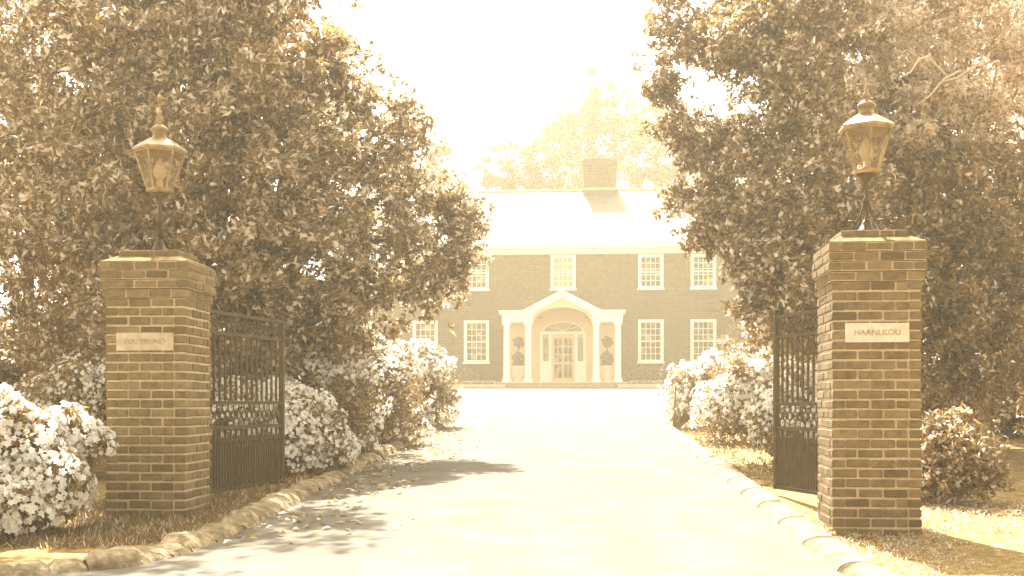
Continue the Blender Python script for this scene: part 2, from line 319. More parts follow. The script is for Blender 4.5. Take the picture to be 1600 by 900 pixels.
def window(x, z0, z1, ww, nc, nr, par=house, y=0):
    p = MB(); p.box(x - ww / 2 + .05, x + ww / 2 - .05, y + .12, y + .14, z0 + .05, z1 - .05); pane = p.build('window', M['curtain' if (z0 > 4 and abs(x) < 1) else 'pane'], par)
    f = MB(); e = .075
    f.box(x - ww / 2 - .06, x - ww / 2 + e, y - .04, y + .11, z0, z1 + .05); f.box(x + ww / 2 - e, x + ww / 2 + .06, y - .04, y + .11, z0, z1 + .05)
    f.box(x - ww / 2 + e, x + ww / 2 - e, y - .035, y + .11, z1 - e, z1 + .048); f.box(x - ww / 2 + e, x + ww / 2 - e, y - .03, y + .11, z0, z0 + e)
    f.box(x - ww / 2 + e, x + ww / 2 - e, y + .03, y + .115, (z0 + z1) / 2 - .03, (z0 + z1) / 2 + .03)
    iw = ww - 2 * e; ih = z1 - z0 - 2 * e
    for k in range(1, nc): xx = x - iw / 2 + iw * k / nc; f.box(xx - .014, xx + .014, y + .07, y + .118, z0 + e, z1 - e)
    for k in range(1, nr):
        zz = z0 + e + ih * k / nr
        if abs(zz - (z0 + z1) / 2) > .04: f.box(x - ww / 2 + e, x + ww / 2 - e, y + .072, y + .117, zz - .014, zz + .014)
    f.build('frame', M['white'], pane)
    s = MB(); s.box(x - ww / 2 - .1, x + ww / 2 + .1, y - .09, y + .1, z0 - .09, z0 - .004); s.build('sill', M['white'], pane)
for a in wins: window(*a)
def uvquad_roof(name, quads, mtl, par, th=.08):
    me = bpy.data.meshes.new(name); vs = []; fs = []; uv = []
    for q in quads:
        q = [Vector(p) for p in q]; n = (q[1] - q[0]).cross(q[3] - q[0]).normalized() * th; i = len(vs)
        vs += q + [p - n for p in q]; fs += [(i, i + 1, i + 2, i + 3), (i + 7, i + 6, i + 5, i + 4), (i, i + 4, i + 5, i + 1), (i + 1, i + 5, i + 6, i + 2), (i + 2, i + 6, i + 7, i + 3), (i + 3, i + 7, i + 4, i)]
        L = (q[1] - q[0]).length; S = (q[3] - q[0]).length; uv += [(0, 0), (L, 0), (L, S), (0, S)] + [(0, 0)] * 20
    me.from_pydata([tuple(v) for v in vs], [], fs); l = me.uv_layers.new(name='UVMap')
    for i, c in enumerate(uv): l.data[i].uv = c
    me.materials.append(mtl); o = bpy.data.objects.new(name, me); C.objects.link(o); o.parent = par; return o
RZ = 9.5; o1 = W2 + .3
roof = uvquad_roof('roof', [[(-o1, -.55, 6.2), (o1, -.55, 6.2), (o1, DP / 2, RZ), (-o1, DP / 2, RZ)], [(o1, DP + .85, 6.2), (-o1, DP + .85, 6.2), (-o1, DP / 2 + .003, RZ), (o1, DP / 2 + .003, RZ)]], M['slate'], house)
b = MB(); b.tube([(-o1, DP / 2, RZ + .02), (o1, DP / 2, RZ + .02)], .07, 8); b.build('ridge_cap', M['lead'], roof)
b = MB(); b.box(-W2 - .02, W2 + .02, -.06, .32, HT + .004, 6.02); b.box(-W2 - .12, W2 + .12, -.5, -.065, 5.98, 6.1); b.box(-W2 - .2, W2 + .2, -.62, -.505, 5.99, 6.16); b.box(-W2 - .02, W2 + .02, -.14, -.063, 5.86, 5.975)
b.build('cornice', M['white'], house)
def chimney(x, y, wx, wy, z0, z1, pots=False):
    b = MB(); b.box(x - wx / 2, x + wx / 2, y - wy / 2, y + wy / 2, z0, z1 - .3); b.box(x - wx / 2 - .05, x + wx / 2 + .05, y - wy / 2 - .05, y + wy / 2 + .05, z1 - .297, z1 - .12); b.box(x - wx / 2 + .02, x + wx / 2 - .02, y - wy / 2 + .02, y + wy / 2 - .02, z1 - .117, z1)
    c = b.build('chimney', M['hbrick'], roof); f = MB(); f.box(x - wx / 2 - .06, x + wx / 2 + .06, y - wy / 2 - .06, y + wy / 2 + .06, z0 + .45, z0 + .55); f.build('flashing', M['lead'], c)
chimney(1.62, DP / 2, 1.55, .9, RZ - .5, 10.95)
chimney(-6.55, DP / 2 + .4, .34, .4, RZ - .8, 12.0)
# side wings
for s in (-1, 1):
    x0, x1 = (W2 + .003, W2 + 4.2) if s > 0 else (-W2 - 4.2, -W2 - .003); wx = s * 8.95
    b = wall_with_openings(x0, x1, -.2, 4.2, [(wx - .49, wx + .49, 1.12, 2.88)], y=.5); b.mi = 1; b.box(x0, x0 + .3, .81, 8, -.2, 4.2); b.box(x1 - .3, x1, .81, 8, -.2, 4.2); b.mi = 0; b.box(x0, x1, 8.003, 8.3, -.2, 4.2)
    wg = b.build('wing_wall', [M['hbrick'], M['hbrick_side']], house); window(wx, 1.12, 2.88, .98, 4, 6, house, .5)
    uvquad_roof('roof', [[(x0 - .1 * (s < 0), .1, 4.3), (x1 + .1 * (s > 0), .1, 4.3), (x1 + .1 * (s > 0), 4.2, 6.2), (x0 - .1 * (s < 0), 4.2, 6.2)], [(x1 + .1 * (s > 0), 8.6, 4.3), (x0 - .1 * (s < 0), 8.6, 4.3), (x0 - .1 * (s < 0), 4.203, 6.2), (x1 + .1 * (s > 0), 4.203, 6.2)]], M['slate'], house)
    b = MB(); b.box(x0, x1, .08, .49, 4.203, 4.23) ; b.box(x0, x1, .02, .098, 4.16, 4.34); b.build('gutter', M['white'], house)
# porch
def arch_pts(cx, z, rx, rz, n=14): return [(cx + rx * math.cos(math.pi * k / n), z + rz * math.sin(math.pi * k / n)) for k in range(n + 1)]
porch = MB(); PF = -1.7   # front line of the porch
porch.box(-2.75, 2.75, PF - .25, -.05, .0, .16); porch.box(-2.2, 2.2, PF - .65, PF - .253, -.05, .08)
steps = porch.build('porch_floor', M['step'], house, bevel=.01)
b = MB(); b.box(-2.78, 2.78, PF - .3, -.04, .162, .2); b.build('nosing', M['limestone'], steps, bevel=.01)
def column(x):
    b = MB(); y = PF; b.box(x - .19, x + .19, y - .19, y + .19, .202, .3); b.box(x - .165, x + .165, y - .165, y + .165, .301, .37)
    b.add([(x - .135, y - .135, .371), (x + .135, y - .135, .371), (x + .135, y + .135, .371), (x - .135, y + .135, .371), (x - .115, y - .115, 2.56), (x + .115, y - .115, 2.56), (x + .115, y + .115, 2.56), (x - .115, y + .115, 2.56)], [(0, 3, 2, 1), (4, 5, 6, 7), (0, 1, 5, 4), (1, 2, 6, 5), (2, 3, 7, 6), (3, 0, 4, 7)])
    b.box(x - .15, x + .15, y - .15, y + .15, 2.561, 2.64); b.box(x - .18, x + .18, y - .18, y + .18, 2.641, 2.72)
    b.build('column', M['white'], house, bevel=.008)
for x in (-2.33, -1.42, 1.42, 2.33): column(x)
def entab(x0, x1):
    b = MB(); b.box(x0, x1, PF - .16, -.04, 2.722, 3.0); b.box(x0 - .03, x1 + .03, PF - .2, -.042, 3.001, 3.05); b.box(x0 - .1, x1 + .1, PF - .28, -.044, 3.051, 3.14); b.box(x0 - .13, x1 + .13, PF - .32, -.046, 3.141, 3.2)
    b.build('entablature', M['white'], house, bevel=.006)
entab(-2.52, -1.24); entab(1.24, 2.52)
# gabled vault: raking cornices and pediment with arch cut
AZ = 3.98; ez = 3.14
gab = MB()
for s in (-1, 1):
    p0 = Vector((s * 1.62, 0, ez)); p1 = Vector((0, 0, AZ)); t = (p1 - p0); L = t.length; th = math.atan2(t.z, t.x)
    for (a, c, y0, y1) in ((0, .17, PF - .3, -.05), (-.12, .002, PF - .22, -.052)):
        n = Vector((-t.z, 0, t.x)).normalized() * (1 if s < 0 else -1)
        q = [p0 + n * (a - .1), p1 + Vector((0, 0, (a - .1) / abs(math.cos(th)))), p1 + Vector((0, 0, (c - .1) / abs(math.cos(th)))), p0 + n * (c - .1)]
        vs = [(v.x, y0, v.z) for v in q] + [(v.x, y1, v.z) for v in q]; gab.add(vs, [(0, 1, 2, 3), (7, 6, 5, 4), (0, 4, 5, 1), (1, 5, 6, 2), (2, 6, 7, 3), (3, 7, 4, 0)])
gab.build('raking_cornice', M['white'], house)
def pediment(y0, y1, half, spring, rx, rz, top):
    b = MB(); n = 20; A = arch_pts(0, spring, rx, rz, n); out = []
    for (x, z) in A:
        out.append((x, z)); 
    tp = [(x * half / rx, min(top, AZ - .12 - abs(x * half / rx) * (AZ - ez) / 1.62)) for x, z in A]
    vs = [(x, y0, z) for x, z in A] + [(x, y0, z) for x, z in tp] + [(x, y1, z) for x, z in A] + [(x, y1, z) for x, z in tp]; m = n + 1
    fs = []
    for k in range(n): fs += [(k, k + 1, m + k + 1, m + k), (2 * m + k + 1, 2 * m + k, 3 * m + k, 3 * m + k + 1), (k + 1, k, 2 * m + k, 2 * m + k + 1)]
    b.add(vs, fs); return b
b = pediment(PF - .12, PF - .02, 1.3, 2.72, 1.2, .62, 9)
b.build('pediment', M['cream'], house)
b = MB()
A = arch_pts(0, 2.72, 1.2, .62, 16); vs = [(x, PF - .018, z) for x, z in A] + [(x, -.1, z) for x, z in A]
b.add(vs, [(k + 1, k, 17 + k, 17 + k + 1) for k in range(16)]); b.build('vault', M['cream'], house, True)
b = MB(); b.box(-2.5, -.46 - .5, -.1, -.04, .2, 3.0); b.box(.96, 2.5, -.1, -.04, .2, 3.0); b.box(-.96, .96, -.1, -.04, 2.35, 3.7) ; b.box(-.96, -.86, -.1, -.04, .2, 2.35); b.box(.86, .96, -.1, -.04, .2, 2.35); b.box(-.86, .86, -.05, -.04, .2, 2.35)
b.build('porch_back_wall', M['cream'], house)
# door, side lights, fan light
b = MB(); b.box(-.5, .5, -.12, -.052, .22, 2.28); dr = b.build('door', M['cream'], house)
b = MB()
for x0, x1, z0, z1 in ((-.38, -.05, .42, 1.0), (.05, .38, .42, 1.0), (-.38, -.05, 1.1, 2.12), (.05, .38, 1.1, 2.12)): b.box(x0, x1, -.135, -.122, z0, z1)
b.build('door_pane', M['pane'], dr)
b = MB()
for z in (1.43, 1.76): b.box(-.38, .38, -.145, -.137, z - .012, z + .012)
for x in (-.215, .215): b.box(x - .012, x + .012, -.147, -.136, .42, 2.12)
b.build('glazing_bar', M['white'], dr)
b = MB(); b.lathe([(.001, 0), (.035, .01), (.04, .04), (.001, .07)], 10, (.44, -.16, 1.1)); b.build('door_knob', M['brass'], dr, True)
b = MB(); b.box(-.62, -.5, -.16, -.05, .2, 2.3); b.box(.5, .62, -.16, -.05, .2, 2.3); b.box(-.98, .98, -.17, -.055, 2.305, 2.42); b.box(-1.0, -.88, -.15, -.05, .2, 2.3); b.box(.88, 1.0, -.15, -.05, .2, 2.3)
b.build('door_surround', M['white'], house)
for s in (-1, 1):
    b = MB(); b.box(s * .75 - .09, s * .75 + .09, -.125, -.053, 1.15, 2.18); sl_ = b.build('sidelight', M['darkglass'], house)
    b = MB(); b.box(s * .75 - .13, s * .75 + .13, -.12, -.052, .2, 1.14); b.build('panel', M['white'], sl_)
A = arch_pts(0, 2.44, .86, .4, 16); b = MB(); vs = [(x, -.135, z) for x, z in A] + [(0, -.135, 2.44)] ; b.add(vs + [(x, -.102, z) for x, z, in [(p[0], p[1]) for p in A]], [(k, k + 1, 17) for k in range(16)])
fl = b.build('fanlight', M['darkglass'], house)
b = MB(); b.tube([(x, -.14, z) for x, z in A], .035, 6)
for k in (3, 5, 8, 11, 13): b.tube([(0, -.14, 2.44), (A[k][0], -.14, A[k][1])], .009, 5)
b.build('glazing_bar', M['white'], fl)
# planting bed kerb before the house (fixed to the ground)
def hw(x, y, z=0): return Matrix.Rotation(HR, 3, 'Z') @ Vector((x, y, z)) + Vector(HO)
HT_ = Matrix.Translation(HO) @ Matrix.Rotation(HR, 4, 'Z')
b = MB(); b.box(-12, -2.3, -2.75, -2.55, -.2, .1, HT_); b.box(2.3, 12, -2.75, -2.55, -.2, .1, HT_)
b.box(-12, -2.85, -1.2, -1.1, -.1, .27, HT_); b.box(2.85, 12, -1.2, -1.1, -.1, .27, HT_)
b.build('bed_kerb', M['limestone'], kind='structure', bevel=.01)
b = MB(); b.box(-12, -2.3, -2.549, -1.203, -.2, .06, HT_); b.box(2.3, 12, -2.549, -1.203, -.2, .06, HT_); b.box(-12, -2.8, -1.097, -.005, -.2, .2, HT_); b.box(2.8, 12, -1.097, -.005, -.2, .2, HT_)
b.build('planting_bed', M['soil'], kind='structure')
# porch topiaries in urns
for i, (x, zz) in enumerate([(-1.87, 0), (1.9, 0)]):
    p = hw(x, -1.05, .2)
    u = thing('potted_topiary', ['two ball topiary in a white urn left of the front door, between porch columns', 'two ball topiary in a white urn right of the front door, between porch columns'][i], 'potted plant', p, HR, 'topiaries on the porch')
    b = MB(); b.lathe([(.2, 0), (.2, .05), (.12, .1), (.14, .16), (.3, .4), (.36, .62), (.4, .66), (.4, .7), (.33, .7), (.3, .6), (.05, .58)], 18); b.build('urn', M['pot'], u, True)
    b = MB(); b.tube([(0, 0, .55), (.01, 0, 1.1), (0, 0, 1.75)], .022, 6); b.build('stem', M['bark'], u)
    foliage('leaf_ball', [(0, 0, 1.02, .27)], 380, 5, .06, .035, M['dark'], u, 40 + i, .5); foliage('leaf_ball', [(0, 0, 1.72, .22)], 300, 5, .06, .035, M['dark'], u, 50 + i, .5)
    foliage('trailing_leaves', [(0, 0, .72, .28)], 120, 5, .07, .03, M['dark'], u, 60 + i, .5, flat=.4)
for i, (x, y, r, h, lab) in enumerate([(-4.0, -.75, .42, .5, 'small clipped round shrub under the ground floor window left of the porch'), (-5.35, -.8, .5, .75, 'taller dark round shrub against the house wall at the left end of the bed'), (3.35, -.75, .55, .62, 'rounded shrub just right of the porch beside the white flowers')]):
    p = hw(x, y, .15); t = thing('round_shrub', lab, 'shrub', p, 0, 'round shrubs in the house bed')
    foliage('foliage', [(0, 0, h * .5, r), (.1, 0, h * .35, r)], 700, 5, .06, .035, M['azalea'], t, 70 + i, .6, zmin=-.02, flat=h / r * .8)
    b = MB(); b.tube([(0, 0, -.1), (0, 0, h * .5)], [.04, .02], 6); b.build('stem', M['bark'], t)
p = hw(5.1, -.6, .15); t = thing('flowering_shrub', 'low shrub topped with white flowers under the right hand ground floor windows', 'shrub', p)
foliage('foliage', [(x * .32, 0, .3, .32) for x in range(-3, 4)], 900, 5, .07, .03, M['azalea'], t, 81, .6, zmin=0); blossoms('blossoms', [(x * .32, 0, .42, .33) for x in range(-2, 3)], 190, .075, M['petal'], t, 82, zmin=.4)
for x in range(-3, 4): MB().tube([(x * .32, 0, -.1), (x * .32, 0, .4)], .02, 5).build('stem', M['bark'], t)
p = hw(7.5, -1.3, .1); t = thing('conical_evergreen', 'tall dark cone shaped evergreen at the right corner of the house', 'shrub', p)
foliage('foliage', [(0, 0, z, .85 - abs(z - 1.3) * .3) for z in (.5, .9, 1.3, 1.8, 2.3, 2.8)], 2600, 5, .11, .05, M['dark'], t, 84, .5, zmin=0); b = MB(); b.tube([(0, 0, -.1), (0, 0, 2.6)], [.08, .02], 6); b.build('trunk', M['bark'], t)
# low ground cover in the house bed
def scatter_cover(name, pts, L, W, per, mtl, seed, lean=.6, kind='stuff'):
    g = np.random.default_rng(seed); P = np.repeat(np.array(pts, float), per, 0); P[:, :2] += g.normal(size=(len(P), 2)) * L * .25
    dr = unit(np.concatenate([g.normal(size=(len(P), 2)) * lean, np.ones((len(P), 1))], 1)); nr = unit(g.normal(size=P.shape) + [0, -.5, .3])
    v, t = leaves(P, dr, nr, L * (.5 + .9 * g.random(len(P))), W * (.7 + .6 * g.random(len(P)))); o = fastmesh(name, v, t, mtl); o['kind'] = kind
    return o
g = np.random.default_rng(5); pts = [tuple(hw(x, y, .07)) for x, y in zip(np.where(g.random(1500) < .5, -g.uniform(2.9, 11, 1500), g.uniform(2.9, 11, 1500)), g.uniform(-2.5, -1.3, 1500))]
scatter_cover('ground_cover', pts, .16, .05, 5, M['azalea'], 6, 1.0)
# ------------------------------------------------------------------ gate pillars
TILT = -math.atan(.0556)
def brick_box(b, x0, x1, y0, y1, z0, z1, T, g, j=.0035):
    e = .006; jx = lambda: g.uniform(-j, j)
    X0, X1, Y0, Y1, Z0, Z1 = x0 + jx(), x1 + jx(), y0 + jx(), y1 + jx(), z0 + jx() * .6, z1 + jx() * .6
    vs = []
    for z, k in ((Z0, e), (Z0 + e, 0), (Z1 - e, 0), (Z1, e)):
        vs += [(X0 + k, Y0 + k, z), (X1 - k, Y0 + k, z), (X1 - k, Y1 - k, z), (X0 + k, Y1 - k, z)]
    fs = [(3, 2, 1, 0), (12, 13, 14, 15)] + [(i * 4 + k, i * 4 + (k + 1) % 4, i * 4 + 4 + (k + 1) % 4, i * 4 + 4 + k) for i in range(3) for k in range(4)]
    b.add([T @ Vector(v) for v in vs], fs)
def course(b, hw_, z, h, odd, g, jt=.0135, pw=.168, grow=0):
    """a ring of bricks round a square of half width hw_"""
    dpt = .084
    for s in range(4):
        T = Matrix.Rotation(s * math.pi / 2, 3, 'Z'); full = (odd + s) % 2
        a0, a1 = (-hw_, hw_) if full else (-hw_ + dpt, hw_ - dpt); xs_ = [a0]; x = a0 + pw
        while x < a1 - .05: xs_.append(x); x += pw
        xs_.append(a1)
        for k, (a, c) in enumerate(zip(xs_, xs_[1:])):
            brick_box(b, a + (0 if full and k == 0 else jt / 2), c - (0 if full and c == a1 else jt / 2), -hw_, -hw_ + dpt, z + jt / 2, z + h - jt / 2, T, g)
def pillar(loc, label, hfull, seed, text, tsize, capdz, rz=TILT):
    P = thing('gate_pillar', label, 'gate pillar', loc, rz, 'brick gate pillars'); M['plaque2'] = M['plaque'] if seed == 11 else noisemat('pale_plaque_stone', [(.3, sep(.62)), (.7, sep(.8))], 18, .8, .3, .002); g = random.Random(seed); ch = .0665; hw0 = .294
    n = int((hfull - .36) / ch); b = MB()
    for k in range(n + 1): course(b, hw0, -.133 + k * ch, ch, k % 2, g)
    ztop = -.133 + (n + 1) * ch; b.mi = 1; b.box(-hw0 + .0075, hw0 - .0075, -hw0 + .0075, hw0 - .0075, -.15, ztop - .003)
    b.build('shaft', [M['brick'], M['mortar']], P)
    b = MB(); z = ztop
    for k, gw in enumerate((.014, .03, .03, .03)):
        b.mi = 0; course(b, hw0 + gw, z, ch, (k + 1) % 2, g); b.mi = 1; b.box(-hw0 - gw + .0075, hw0 + gw - .0075, -hw0 - gw + .0075, hw0 + gw - .0075, z + .003, z + ch - .003); z += ch
    # sloping weathering course, then a smaller top tier
    a = hw0 + .026; c = hw0 - .06; b.mi = 0
    b.mi = 2; b.add([(-a, -a, z), (a, -a, z), (a, a, z), (-a, a, z), (-c, -c, z + .045), (c, -c, z + .045), (c, c, z + .045), (-c, c, z + .045)], [(3, 2, 1, 0), (4, 5, 6, 7), (0, 1, 5, 4), (1, 2, 6, 5), (2, 3, 7, 6), (3, 0, 4, 7)])
    b.mi = 0; z += .03; course(b, hw0 - .075, z, ch, 0, g); b.mi = 1; hw1 = hw0 - .08; b.box(-hw1, hw1, -hw1, hw1, z + .02, z + ch - .006); z += ch
    b.build('cap', [M['brick'], M['mortar'], M['weathering']], P)
    # name plaque
    zp = capdz; b = MB(); b.box(-.21, .21, -hw0 - .012, -hw0 + .02, zp - .065, zp + .065); pl = b.build('plaque', M['plaque2'], P, bevel=.004)
    cu = bpy.data.curves.new('inscription', 'FONT'); cu.body = text; cu.size = tsize; cu.align_x = 'CENTER'; cu.align_y = 'CENTER'; cu.extrude = .0015
    to = bpy.data.objects.new('inscription', cu); C.objects.link(to); bpy.context.view_layer.update()
    me = bpy.data.meshes.new_from_object(to); bpy.data.objects.remove(to); me.materials.clear(); me.materials.append(M['letter'])
    me.transform(Matrix.Translation((0, -hw0 - .0145, zp)) @ Matrix.Rotation(R(90), 4, 'X')); to = bpy.data.objects.new('inscription', me); C.objects.link(to); to.parent = pl
    return P, z
def lantern(loc, label, rz, leg, S=1.0):
    T = thing('gate_lantern', label, 'lantern', loc, rz, 'lanterns on the gate pillars'); n = 6; T.scale = (S, S, S * 1.07)
    b = MB(); b.lathe([(.11, 0), (.11, .012), (.05, .03), (.03, .07), (.022, .09)], 16); b.build('base', M['iron'], T, True)
    b = MB(); b.lathe([(.014, .08), (.014, leg * .5), (.026, leg * .5 + .01), (.026, leg * .5 + .03), (.014, leg * .5 + .04), (.014, leg - .05), (.05, leg - .02), (.075, leg), (.001, leg)], 12); b.build('post', M['iron'], T, True)
    for k in range(4):
        a = math.pi / 4 + k * math.pi / 2; c, s = math.cos(a), math.sin(a)
        pr = [(.10, .015), (.125, .05), (.115, .09), (.085, .09), (.085, .06)]; pr2 = [(.10, .015), (.07, .08), (.035, .13), (.018, leg * .55)]
        b = MB(); b.tube([(r * c, r * s, z) for r, z in pr], .006, 6); b.tube([(r * c, r * s, z) for r, z in pr2], .006, 6); b.build('scroll', M['iron'], T, True)
    z0 = leg; zb = z0 + .022; zt = z0 + .285; rb, rt = .088, .178
    b = MB(); b.lathe([(.05, z0 - .005), (.085, z0), (.1, z0 + .012), (.1, z0 + .022), (.03, z0 + .023)], n); b.build('body_base', M['brass'], T)
    gl = MB(); fr = MB()
    for k in range(n):
        a0 = 2 * math.pi * k / n; a1 = a0 + 2 * math.pi / n
        p = [Vector((r * math.cos(a), r * math.sin(a), z)) for a, r, z in ((a0, rb, zb), (a1, rb, zb), (a1, rt, zt), (a0, rt, zt))]
        gl.add([q * .975 if False else Vector((q.x * .97, q.y * .97, q.z)) for q in p], [(0, 1, 2, 3)])
        fr.tube([p[0], p[3]], .0085, 6); fr.tube([p[0], p[1]], .008, 6); fr.tube([p[3], p[2]], .01, 6)
    gl.build('glass', M['glass'], T); fr.build('frame', M['brass'], T)
    b = MB(); b.lathe([(rt + .005, zt - .004), (rt + .022, zt + .006), (rt + .022, zt + .022), (rt - .03, zt + .055), (.07, zt + .10), (.062, zt + .102), (.001, zt + .102)], n); b.build('roof', M['brass'], T)
    b = MB(); z = zt + .10; b.lathe([(.058, z), (.05, z + .012), (.05, z + .045), (.066, z + .052), (.06, z + .07), (.035, z + .09), (.014, z + .098), (.012, z + .112), (.026, z + .122), (.022, z + .142), (.01, z + .155), (.016, z + .17), (.006, z + .185), (.003, z + .24), (.001, z + .242)], 14); b.build('finial', M['brass'], T, True)
    b = MB(); b.lathe([(.035, zb), (.035, zb + .02), (.018, zb + .03), (.018, zb + .07)], 10); so_ = b.build('bulb_socket', M['plaque'], T, True)
    b = MB(); b.lathe([(.018, zb + .07), (.042, zb + .1), (.05, zb + .13), (.036, zb + .17), (.012, zb + .215), (.001, zb + .23)], 12); b.build('bulb', M['plaque'], so_, True)
    return T
PL, zl = pillar((-2.635, 8.62, .005), 'left brick gate pillar with a weathered plaque and white azalea beside it', 2.035, 11, 'EDU MILWID', .052, 1.28)
PR, zr = pillar((2.485, 8.05, .0), 'right brick gate pillar with a bright pale plaque and shadow on the lawn', 2.10, 12, 'HAANLKOU', .056, 1.315, R(-5.4))
lantern((PL.location.x - .0, PL.location.y, PL.location.z + zl - .002), 'brass lantern on the left gate pillar before dense magnolia leaves', R(18), .42)
lantern((PR.location.x - .01, PR.location.y, PR.location.z + zr - .002), 'brass lantern on the right gate pillar before fine light holly leaves', R(24), .39)
# ------------------------------------------------------------------ gates
def gate(p0, p1, z0, h, label, hinge_side):
    dx = Vector((p1[0] - p0[0], p1[1] - p0[1], 0)); L = dx.length; G = thing('iron_gate', label, 'gate', (p0[0], p0[1], z0), math.atan2(dx.y, dx.x), 'open driveway gates')
    def bb(name, *bx, mtl='iron', par=G, bevel=0):
        b = MB()
        for q in bx: b.box(*q)
        return b.build(name, M[mtl], par, bevel=bevel)
    bb('stile', (0, .04, -.02, .02, 0, h + .03)); bb('stile', (L - .04, L, -.02, .02, 0, h + .03))
    Z = [.0, .50, .70, 1.26, h - .02]
    for z in Z: bb('rail', (.041, L - .041, -.016, .016, z, z + .028))
    nb = int((L - .08) / .085)
    for k in range(1, nb):
        x = .04 + (L - .08) * k / nb; bb('bar', (x - .008, x + .008, -.008, .008, Z[2] + .03, Z[3] - .002)); bb('bar', (x - .008, x + .008, -.008, .008, Z[0] + .03, Z[1] - .002))
    for k in range(nb):
        x = .04 + (L - .08) * (k + .5) / nb; b = MB(); b.box(x - .007, x + .007, -.007, .007, Z[0] + .03, Z[1] - .12); b.lathe([(.007, 0), (.018, .02), (.012, .045), (.001, .075)], 6, (x, 0, Z[1] - .12)); b.build('dog_bar', M['iron'], G)
        b = MB(); b.ring((x, 0, Z[1] + .028 + .086), .036, .007); b.tube([(x, 0, Z[1] + .028), (x, 0, Z[1] + .078)], .006, 5); b.tube([(x, 0, Z[1] + .15), (x, 0, Z[2])], .006, 5); b.build('ring_ornament', M['iron'], G)
        b = MB(); zz = (Z[3] + .028 + Z[4]) / 2; b.ring((x, 0, zz), .038, .007); b.tube([(x - .038, 0, zz), (x + .038, 0, zz)], .005, 5); b.tube([(x, 0, Z[3] + .028), (x, 0, Z[4])], .006, 5); b.build('scroll_ornament', M['iron'], G)
    for z in (.25, h - .25):
        b = MB(); b.tube([(0, 0, z), (-.07, 0, z)], .012, 6); b.lathe([(.018, -.03), (.018, .05)], 8, (-.035, 0, z)); b.build('hinge', M['iron'], G)
gate((-2.42, 8.92), (-2.05, 10.3), .13, 1.44, 'open black iron gate leaf beside the left brick pillar', 1)
gate((2.56, 8.38), (2.222, 9.72), .12, 1.45, 'open black iron gate leaf partly behind the right brick pillar', -1)
# ------------------------------------------------------------------ trees
mag = lob([(370, -60, 14.5, 1.1), (400, 50, 14, .9), (465, 100, 13.6, .7), (520, 170, 14, .75), (580, 215, 13.8, .55), (560, 300, 13.4, .8), (640, 285, 14.2, .5), (655, 345, 14, .5), (700, 395, 13.8, .42), (640, 420, 13.5, .55), (670, 465, 13.8, .38), (600, 480, 13.6, .45), (540, 420, 13.2, .8),
     (500, 490, 13.2, .6), (430, 500, 13.5, .6), (360, 480, 13, .8), (330, 60, 14, 1.3), (220, 120, 13.5, 1.2), (400, 200, 13, 1.1), (300, 300, 13, 1.1), (430, 350, 12.8, 1.0), (180, 300, 13.4, 1.2), (230, 440, 13.2, 1.0), (120, 420, 14, 1.2), (300, -80, 15, 1.5), (120, -20, 14.5, 1.5), (60, 200, 15, 1.3), (725, 385, 13.8, .36), (560, 115, 13.9, .42), (615, 175, 14, .42), (650, 225, 14, .4), (680, 280, 14, .34), (715, 325, 14, .26), (705, 345, 14, .3), (690, 440, 13.8, .34), (715, 420, 13.9, .28), (350, 100, 16.5, 1.6), (250, 350, 16, 1.6), (450, 300, 15.8, 1.1), (120, 250, 16.5, 1.6), (200, 0, 16.5, 1.6), (330, 470, 16, 1.3), (500, 200, 15.6, .8), (560, 390, 15.4, .7)]) + [(-2.4, 12.4, 5.9, .9), (-2.6, 10.6, 5.5, .6), (-3.6, 10.3, 5.6, .6)]  # last three lobes: unseen overhang, added to shade verge and kerb
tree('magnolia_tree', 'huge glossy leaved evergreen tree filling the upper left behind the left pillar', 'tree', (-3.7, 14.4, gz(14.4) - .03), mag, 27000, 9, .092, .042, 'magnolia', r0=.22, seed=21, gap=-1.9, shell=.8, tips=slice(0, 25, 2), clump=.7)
g1 = lob([(20, 60, 18, 1.6), (-60, 250, 18, 1.8), (60, 330, 18, 1.5), (0, 480, 18, 1.4), (110, 520, 18.5, 1.3), (220, 560, 19, 1.2), (-120, 560, 18, 1.6), (60, -100, 18.5, 1.8)])
tree('evergreen_tree', 'dark broad evergreen at the far left edge behind the white azaleas', 'tree', (-7.6, 18.3, gz(18) - .03), g1, 9000, 8, .1, .045, 'dark', seed=22, gap=-1.3, shell=.5)
oak = lob([(1060, 180, 15, .33), (1095, 245, 15, .35), (1065, 310, 15, .25), (1075, 20, 15, .55), (1040, 70, 15, .32), (1120, 90, 14.6, .5), (1050, 130, 15, .3), (1075, 215, 15.2, .3), (1130, 185, 15, .42), (1180, 60, 14, .6), (1200, 230, 14, .5), (1130, 270, 14.8, .42), (1100, 290, 14.6, .32), (1150, 330, 14.4, .45), (1090, 365, 14.2, .33), (1070, 385, 14.2, .24), (1105, 345, 14.2, .3),
     (1160, 400, 14, .4), (1220, 330, 13.6, .5), (1230, 420, 13.4, .5), (1190, 460, 13.8, .4), (1250, 130, 13.6, .6), (1260, 20, 14, .8), (1170, -60, 16, 1.0), (1280, 260, 13.6, .7), (1290, 380, 14, .8), (1260, 480, 14, .6), (1210, 500, 14.5, .4), (1320, -60, 16.5, 1.3)])
tree('oak_tree', 'tree with clumped leaves and sky gaps hanging over the right side of the drive', 'tree', (4.25, 14.6, gz(14.6) - .03), oak, 15500, 8, .085, .046, 'oak', r0=.09, seed=23, gap=-.9, shell=.8, tips=slice(16, 29, 2))
